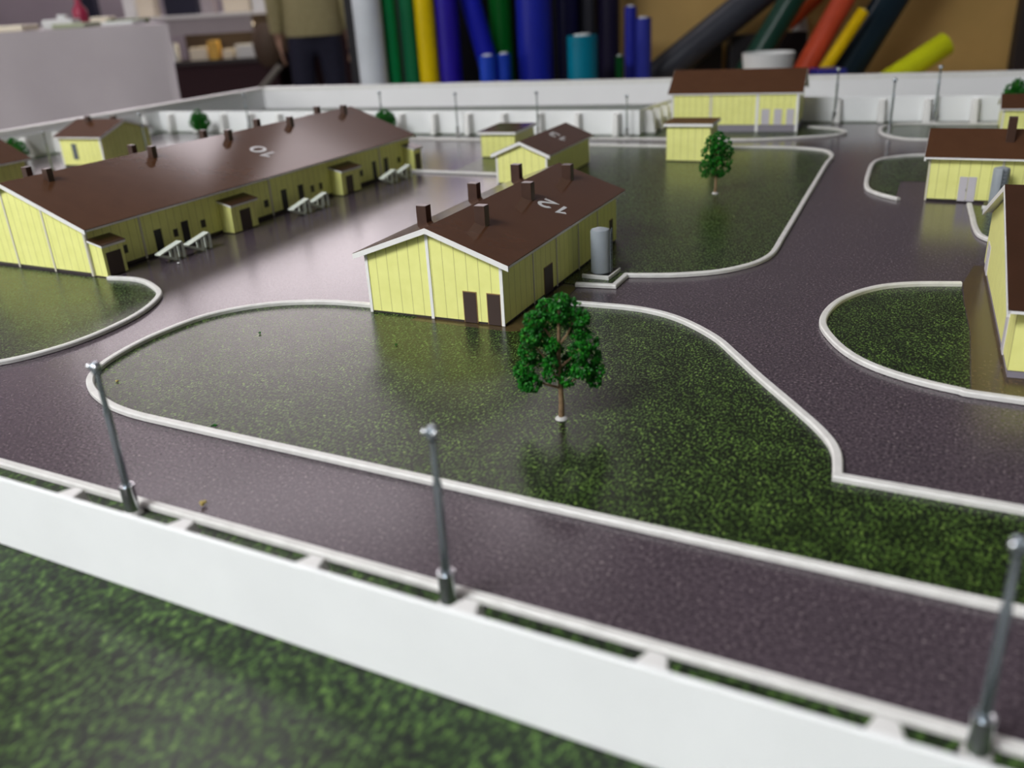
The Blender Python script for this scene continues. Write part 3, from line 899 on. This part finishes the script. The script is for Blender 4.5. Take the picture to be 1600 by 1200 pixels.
stand(22.9, 286, 3.3, 44, (0.009, 0.009, 0.054), 'dark navy roll behind the short teal one')
stand(29.2, 287, 2.2, 43, (0.034, 0.034, 0.043), 'dark grey slim roll behind the short teal one')
stand(34.8, 284, 3.2, 44, (0.012, 0.009, 0.028), 'blackish roll at the edge of the plywood sheet')
stand(24.4, 258, 4.1, 7.9, (0.000, 0.171, 0.264), 'teal short roll with white paper core')
stand(40.1, 276, 1.7, 14.0, (0.019, 0.025, 0.310), 'blue slim roll standing before the plywood, taller one')
stand(42.7, 269, 2.2, 11.0, (0.028, 0.037, 0.310), 'blue stub roll standing before the plywood, shorter one')
stand(35.8, 268, 1.2, 1.4, (0.000, 0.070, 0.012), 'small dark green stub left of the blue stubs')
BENCH = -13.0
bench = thing('wooden_bench', 'low wooden bench carrying the leaning rolls before the plywood', 'bench', rm(0, 0, 0), YAW)
MB().box(46, 175, 252, 294, BENCH - 3, BENCH).build('top', 'ply', bench)
for x in (48, 110, 170):
    MB().box(x, x + 4, 254, 292, FLOOR, BENCH - 3).build('leg', 'ply', bench)
roll((46.5, 284, BENCH + 4.7), (108.0, 284, 36), 4.6, (0.040, 0.043, 0.056), 'charcoal thick roll leaning far to the right')
roll((71.5, 274, BENCH + 3), (98.0, 274, 34), 3.6, (0.009, 0.043, 0.028), 'dark green roll leaning right of the charcoal one', .3)
roll((89.5, 288.3, 5.9), (98.4, 288.3, 13.6), 1.8, (0.589, 0.085, 0.019), 'orange short roll behind the dark green one')
roll((89.0, 276, BENCH + 2.5), (110.5, 282, 26), 3.2, (0.651, 0.085, 0.034), 'red orange roll leaning right')
roll((91.0, 268, BENCH + 2), (105.6, 272, 9.3), 1.7, (0.850, 0.558, 0.000), 'amber yellow thin roll with pale core')
roll((103.0, 276, BENCH + 4.5), (130.5, 283, 34), 4.9, (0.008, 0.020, 0.031), 'dark teal thick roll leaning right before the plywood', .22)
roll((110.5, 264, BENCH + 3), (127.6, 266, -0.2), 3.3, (0.651, 0.698, 0.012), 'lime yellow short roll lying low at the right')
roll((98.5, 295.5, BENCH + 1), (90.0, 295.5, 34), 2.3, (0.744, 0.744, 0.713), 'pale grey roll tip between charcoal and dark green')


def room_thing(name, label, cat, m, boxes, bevel=0.4, grp=None):
    mb = MB()
    for bx in boxes:
        mb.box(*bx)
    o = mb.build(name, m, bevel=bevel)
    o.rotation_euler = (0, 0, YAW)
    return tag(o, label, cat, grp)


mb = MB(); n = 24
mb.lathe([(5.3, BENCH), (7.0, .8), (6.6, .8), (5.0, BENCH + .5)], 75.2, 258, n)
o = mb.build('bucket', 'paper', smooth=True); o.rotation_euler = (0, 0, YAW)
tag(o, 'white bucket standing before the dark rolls', 'bucket')
room_thing('crate', 'black crate behind the white bucket', 'crate', 'black', [(72, 95.0, 286, 292.5, BENCH, 4.0)])
room_thing('crate', 'dark low crate behind the foot of the charcoal roll', 'crate', 'black', [(56, 70.5, 290.5, 297, BENCH, 1.5)])
M['bluepack'] = mat('blue_pack', (.02, .025, .26), .4)
room_thing('package', 'flat blue package before the amber roll', 'package', 'bluepack', [(88.6, 96.6, 256, 264, BENCH, -4.4)])
room_box('wall_right', 'plaster', 34, 320, 303, 309, FLOOR, CEIL)
room_thing('plywood_sheet', 'golden brown plywood sheet standing behind the leaning rolls', 'plywood', 'ply', [(34, 320, 300, 302, FLOOR, 42)], .2)
room_thing('wall_batten', 'brown batten upright on the plywood at the right edge', 'batten', 'plinth', [(164.5, 169, 296.3, 299.7, FLOOR, 120)], .3)
room_thing('backing_board', 'dark board behind the standing rolls', 'board', 'black', [(-44, 33.5, 293, 299, FLOOR, 41)])

# ------------------------------------------------------------------ background: table with cloth
tb = thing('display_table', 'big table under a pale lilac cloth at the left', 'table', rm(0, 0, 0), YAW)
MB().prism([(-215, 252), (-84.5, 252), (-120, 336), (-215, 336)], 14.6, 16.2).build('tabletop', 'white', tb)
for x, y in ((-212, 256), (-90, 256), (-212, 332), (-124, 332)):
    MB().box(x - 2, x + 2, y - 2, y + 2, FLOOR, 14.6).build('leg', 'greydk', tb)
cl = MB()
ring_t, ring_m, ring_b = [], [], []
per = []
for i in range(90):
    per.append((-217 + i * (134.0 / 90), 250, 0, -1))
for i in range(56):
    per.append((-83 - i * (36.0 / 56), 250 + i * (88.0 / 56), .93, .38))
for i in range(90):
    per.append((-119 - i * (98.0 / 90), 338, 0, 1))
for i in range(56):
    per.append((-217, 338 - i * (88.0 / 56), -1, 0))
rings = []
for z, amp in ((16.9, 0), (16.2, .15), (6, .6), (-10, 1.6), (-28, 2.6), (-55, 3.4), (FLOOR + 3, 3.8)):
    rg = []
    for i, (x, y, nx, ny) in enumerate(per):
        w = amp * (math.sin(i * .33) * .6 + math.sin(i * .171 + 1) * .5) + amp * .4
        rg.append((x + nx * w, y + ny * w, z))
    rings.append(rg)
cl.loft(rings, cap=False)
cl.add([(x, y, 16.9) for x, y, _, _ in per], [tuple(range(len(per)))])
o = cl.build('tablecloth', 'cloth', smooth=True); o.rotation_euler = (0, 0, YAW)
tag(o, 'pale lilac cloth hanging over the big left table', 'tablecloth')
M['redplastic'] = mat('red_plastic', (.35, .015, .06), .4)
M['cream'] = mat('cream_card', (.84, .76, .60), .6)
M['sage'] = mat('sage_card', (.38, .42, .28), .6)
M['gold'] = mat('golden_card', (.75, .45, .08), .5)
M['moss'] = mat('moss_green', (.10, .16, .03), .6)
M['navydk'] = mat('dark_navy_cloth', (.012, .012, .03), .8)
M['maroon'] = mat('maroon_cloth', (.03, .008, .012), .8)
M['brownbag'] = mat('brown_leather', (.08, .05, .03), .6)
M['stick'] = mat('grey_stick', (.20, .19, .16), .5)
T = 16.95
for bx, m, lab in (((-142, -128, 266, 276, T, T + 1.6), 'cream', 'cream flat box at the left end of the clothed table'),
                   ((-130, -121, 282, 290, T, T + 2.4), 'paper', 'white block beside the cream box on the clothed table'),
                   ((-121, -112, 268, 280, T, T + 1.3), 'sage', 'sage green tray before the red bottle on the clothed table'),
                   ((-109, -100, 272, 282, T, T + 1.0), 'paper', 'white tray in the middle of the clothed table'),
                   ((-117, -107, 296, 306, T, T + 1.4), 'moss', 'moss green low tray near the right end of the clothed table'),
                   ((-128, -122, 312, 318, T, T + 2.4), 'cream', 'cream block near the back of the clothed table'),
                   ((-138, -132, 318, 324, T, T + 2.0), 'cream', 'cream cube behind the white tray on the clothed table')):
    room_thing('box', lab, 'box', m, [bx], .3, 'boxes and trays on the clothed table')


def lathe_room(name, prof, r, f, m, label, cat, n=20):
    o = MB().lathe(prof, r, f, n).build(name, m, smooth=True); o.rotation_euler = (0, 0, YAW)
    return tag(o, label, cat)


lathe_room('bottle', [(1.6, T), (2.1, T + 1.2), (2.1, T + 4.6), (.9, T + 6.2), (.8, T + 8)], -121.5, 290, 'redplastic', 'red bottle standing on the clothed table', 'bottle')
lathe_room('cup', [(1.1, T), (1.6, T + 3.6), (1.4, T + 3.6), (.9, T + .3)], -125.2, 286, 'paper', 'white cup left of the red bottle', 'cup')

# ------------------------------------------------------------------ background: counter with display shelf
ct = thing('display_counter', 'far white counter with a golden display shelf over a dark base', 'counter', rm(0, 0, 0), YAW)
MB().box(-262, -128, 640, 700, 14.6, 16.6).build('counter_top', 'white', ct)
MB().box(-215, -158, 641, 644, 4.4, 14.6).build('front_panel', 'cloth', ct)
MB().box(-218, -146, 640, 690, -14.5, -12.0).build('shelf', 'plinth', ct)
MB().box(-218, -146, 686, 690, -12.0, 14.6).build('back_panel', 'brownbag', ct)
MB().box(-218, -146, 642, 690, FLOOR, -14.5).build('base', 'maroon', ct)
MB().box(-260, -254, 645, 695, FLOOR, 14.6).box(-136, -130, 645, 695, FLOOR, 14.6).build('leg', 'plinth', ct)
MB().tube([(-214, 652, 9.0), (-160, 652, 9.0)], .8, 8).build('added_shelf_light', 'strip', ct, smooth=True)  # tube added out of sight behind the front panel to brighten the goods
gl = 'goods on the golden display shelf'
for bx, m, lab in (((-216.5, -211.5, 642, 650, -11.9, -.5), 'paper', 'white jar box at the left end of the display shelf'),
                   ((-204, -192, 646, 656, -11.9, -4), 'cream', 'cream low box second from the left on the display shelf'),
                   ((-190.5, -184, 644, 652, -11.9, -.2), 'gold', 'golden upright box in the middle of the display shelf'),
                   ((-182, -175, 646, 655, -11.9, -6.0), 'cream', 'cream flat box right of the golden upright box'),
                   ((-173, -160.5, 646, 655, -11.9, -3.5), 'paper', 'white wide box on the display shelf'),
                   ((-159, -155.5, 660, 668, -11.9, 3.5), 'gold', 'golden tall box behind the right end of the display shelf'),
                   ((-156, -149, 643, 650, -11.9, -1.5), 'paper', 'white box at the right end of the display shelf')):
    room_thing('box', lab, 'box', m, [bx], .3, gl)
for bx, m, lab in (((-247, -239, 660, 668,  16.7, 34), 'paper', 'white tall post box on the left of the far counter'),
                   ((-236, -225, 655, 668,  16.7, 30), 'cream', 'cream box right of the white tall one on the far counter'),
                   ((-221, -199, 664, 676,  16.7, 36), 'navydk', 'dark wide box on the far counter'),
                   ((-192, -184, 650, 660,  16.7, 27), 'cloth', 'grey lilac box in the middle of the far counter'),
                   ((-178, -160, 652, 668,  16.7, 30), 'cream', 'large cream box right of the grey lilac one'),
                   ((-158, -140, 650, 668,  16.7, 33), 'paper', 'large white box at the right end of the far counter')):
    room_thing('box', lab, 'box', m, [bx], .4, 'boxes on top of the far counter')
mb = MB(); mb.ball((-145.5, 622, -4.0), 9.5, 8, (1.0, .6, 1.5))
o = mb.build('shoulder_bag', 'brownbag', smooth=True); o.rotation_euler = (0, 0, YAW)
tag(o, 'brown bag hanging before the right end of the far counter', 'bag')
o = MB().tube([(-160, 600, -40), (-133.5, 596, -15.5)], 2.0, 10).build('stick', 'stick', smooth=True); o.rotation_euler = (0, 0, YAW)
tag(o, 'grey stick leaning beside the person', 'stick')
room_thing('coat_rack', 'dark coats hanging before the far wall at the left', 'coats', 'navydk', [(-292, -278, 690, 700, FLOOR, 45)], 1.5)
room_thing('dark_backdrop', 'dark screen added for the darkness behind the person', 'backdrop', 'maroon', [(-158, -78, 706, 710, FLOOR, 60)], .5)  # added sheet that darkens the view behind the person and between the legs


# ------------------------------------------------------------------ person
def skin(name, m, parent, nodes, edges, sub=2):
    """nodes: list of ((x,y,z), (rx, ry)); node 0 is the root"""
    me = bpy.data.meshes.new(name)
    me.from_pydata([(p[0] * K, p[1] * K, p[2] * K) for p, _ in nodes], edges, [])
    o = bpy.data.objects.new(name, me); COL.objects.link(o)
    md = o.modifiers.new('skin', 'SKIN'); md.use_smooth_shade = True
    sv = me.skin_vertices[0].data
    for i, (_, r) in enumerate(nodes):
        sv[i].radius = (r[0] * K, r[1] * K); sv[i].use_root = (i == 0)
    s = o.modifiers.new('sub', 'SUBSURF'); s.levels = sub; s.render_levels = sub
    dg = bpy.context.evaluated_depsgraph_get()
    me2 = bpy.data.meshes.new_from_object(o.evaluated_get(dg))
    bpy.data.objects.remove(o, do_unlink=True)
    me2.materials.clear(); me2.materials.append(M[m])
    for p in me2.polygons:
        p.use_smooth = True
    o = bpy.data.objects.new(name, me2); COL.objects.link(o); o.parent = parent
    return o


M['skin'] = mat('skin', (.42, .25, .17), .5)
M['olive'] = noisy('olive_knit', (.34, .31, .15), (.42, .38, .20), 60, .9)
M['jeans'] = noisy('dark_jeans', (.010, .011, .028), (.016, .018, .042), 40, .8)
M['hair'] = mat('dark_hair', (.02, .014, .01), .6)
M['shoe'] = mat('black_shoe', (.015, .015, .015), .5)
pp = thing('person', 'person in olive sweater and dark jeans standing by the far counter', 'person', rm(-110.5, 600, FLOOR), YAW + 0.15)
nodes = [((0, 0, 93), (14, 9)), ((0, 0, 108), (13.5, 9)), ((0, 0, 126), (15.5, 10)), ((0, 0, 138), (13, 8)), ((0, 0, 147), (5.5, 5.5)), ((0, 1.5, 153), (6.5, 7.5)), ((0, 1.0, 161), (7.8, 9)), ((0, 0, 168), (6, 7))]
edges = [(i, i + 1) for i in range(7)]
for s in (-1, 1):
    b = len(nodes)
    nodes += [((s * 17, 0, 139), (5.5, 5.5)), ((s * 20.5, -1, 112), (4.2, 4.2)), ((s * 21.5, 3, 90), (2.9, 2.9)), ((s * 21.5, 4, 82), (1.9, 3.6))]
    edges += [(3, b), (b, b + 1), (b + 1, b + 2), (b + 2, b + 3)]
    for k, (dy, ln) in enumerate(((-1.2, 8.5), (1.2, 9.2), (3.4, 9.6), (5.8, 8.8))):
        f0 = len(nodes)
        nodes += [((s * 21.3, 1.2 + dy * 1.05, 77), (.85, .85)), ((s * 20.7, 1.6 + dy * 1.05, 77 - ln * .45), (.8, .8)), ((s * 19.6, 1.9 + dy, 77 - ln * .85), (.65, .65))]
        edges += [(b + 3, f0), (f0, f0 + 1), (f0 + 1, f0 + 2)]
    f0 = len(nodes)
    nodes += [((s * 20.6, 7.0, 81), (.95, .95)), ((s * 19.6, 8.6, 76.5), (.8, .8))]
    edges += [(b + 3, f0), (f0, f0 + 1)]
    b = len(nodes)
    nodes += [((s * 9, 0, 86), (8.5, 8.5)), ((s * 10, 1, 50), (5.8, 5.8)), ((s * 10.5, -1, 10), (3.6, 3.6)), ((s * 11, 8, 4), (3.5, 2.5)), ((s * 11.3, 15, 3), (3.2, 2.0))]
    edges += [(0, b), (b, b + 1), (b + 1, b + 2), (b + 2, b + 3), (b + 3, b + 4)]
skin('body', 'skin', pp, nodes, edges)
sw = MB()
sw.loft([[(rx * math.cos(2 * math.pi * k / 24), ry * math.sin(2 * math.pi * k / 24), z) for k in range(24)]
         for z, rx, ry in ((86, 17.4, 12), (88, 18, 12.4), (100, 17.4, 12), (115, 17.6, 12.2), (130, 18.6, 12.4), (139, 16.5, 10.5), (144, 10, 8), (147.5, 7, 7))])
for s in (-1, 1):
    sw.tube([(s * 13, 0, 139), (s * 18.5, 0, 134), (s * 21.2, -1, 112), (s * 21.8, 1, 100), (s * 22.2, 3, 89)], [6.5, 7, 5.8, 5.2, 4.4], 14)
sw.build('sweater', 'olive', pp, smooth=True)
jn = [((0, 0, 101), (14.2, 10.2)), ((0, 0, 90), (15.5, 10.8))]
je = [(0, 1)]
for s in (-1, 1):
    b = len(jn)
    jn += [((s * 9, 0, 82), (9.6, 9.6)), ((s * 10, 1, 50), (7.2, 7.2)), ((s * 10.5, -.5, 9), (5.6, 5.6))]
    je += [(1, b), (b, b + 1), (b + 1, b + 2)]
skin('jeans', 'jeans', pp, jn, je)
MB().ball((0, -1.2, 165.5), 9.2, 9, (.95, 1.05, 1.0)).build('hair', 'hair', pp, smooth=True)
for s in (-1, 1):
    MB().ball((s * 11.1, 6, 4.2), 5.2, 8, (.9, 2.4, .8)).build('shoe', 'shoe', pp, smooth=True)
    MB().ball((s * 3.0, 10.2, 162), 1.1, 6).build('eye', 'shoe', pp, smooth=True)
    MB().ball((s * 8.0, 1.0, 161), 2.4, 6, (.4, .7, 1.2)).build('ear', 'skin', pp, smooth=True)
MB().ball((0, 10.6, 158.5), 1.6, 6, (.8, 1.1, 1.3)).build('nose', 'skin', pp, smooth=True)
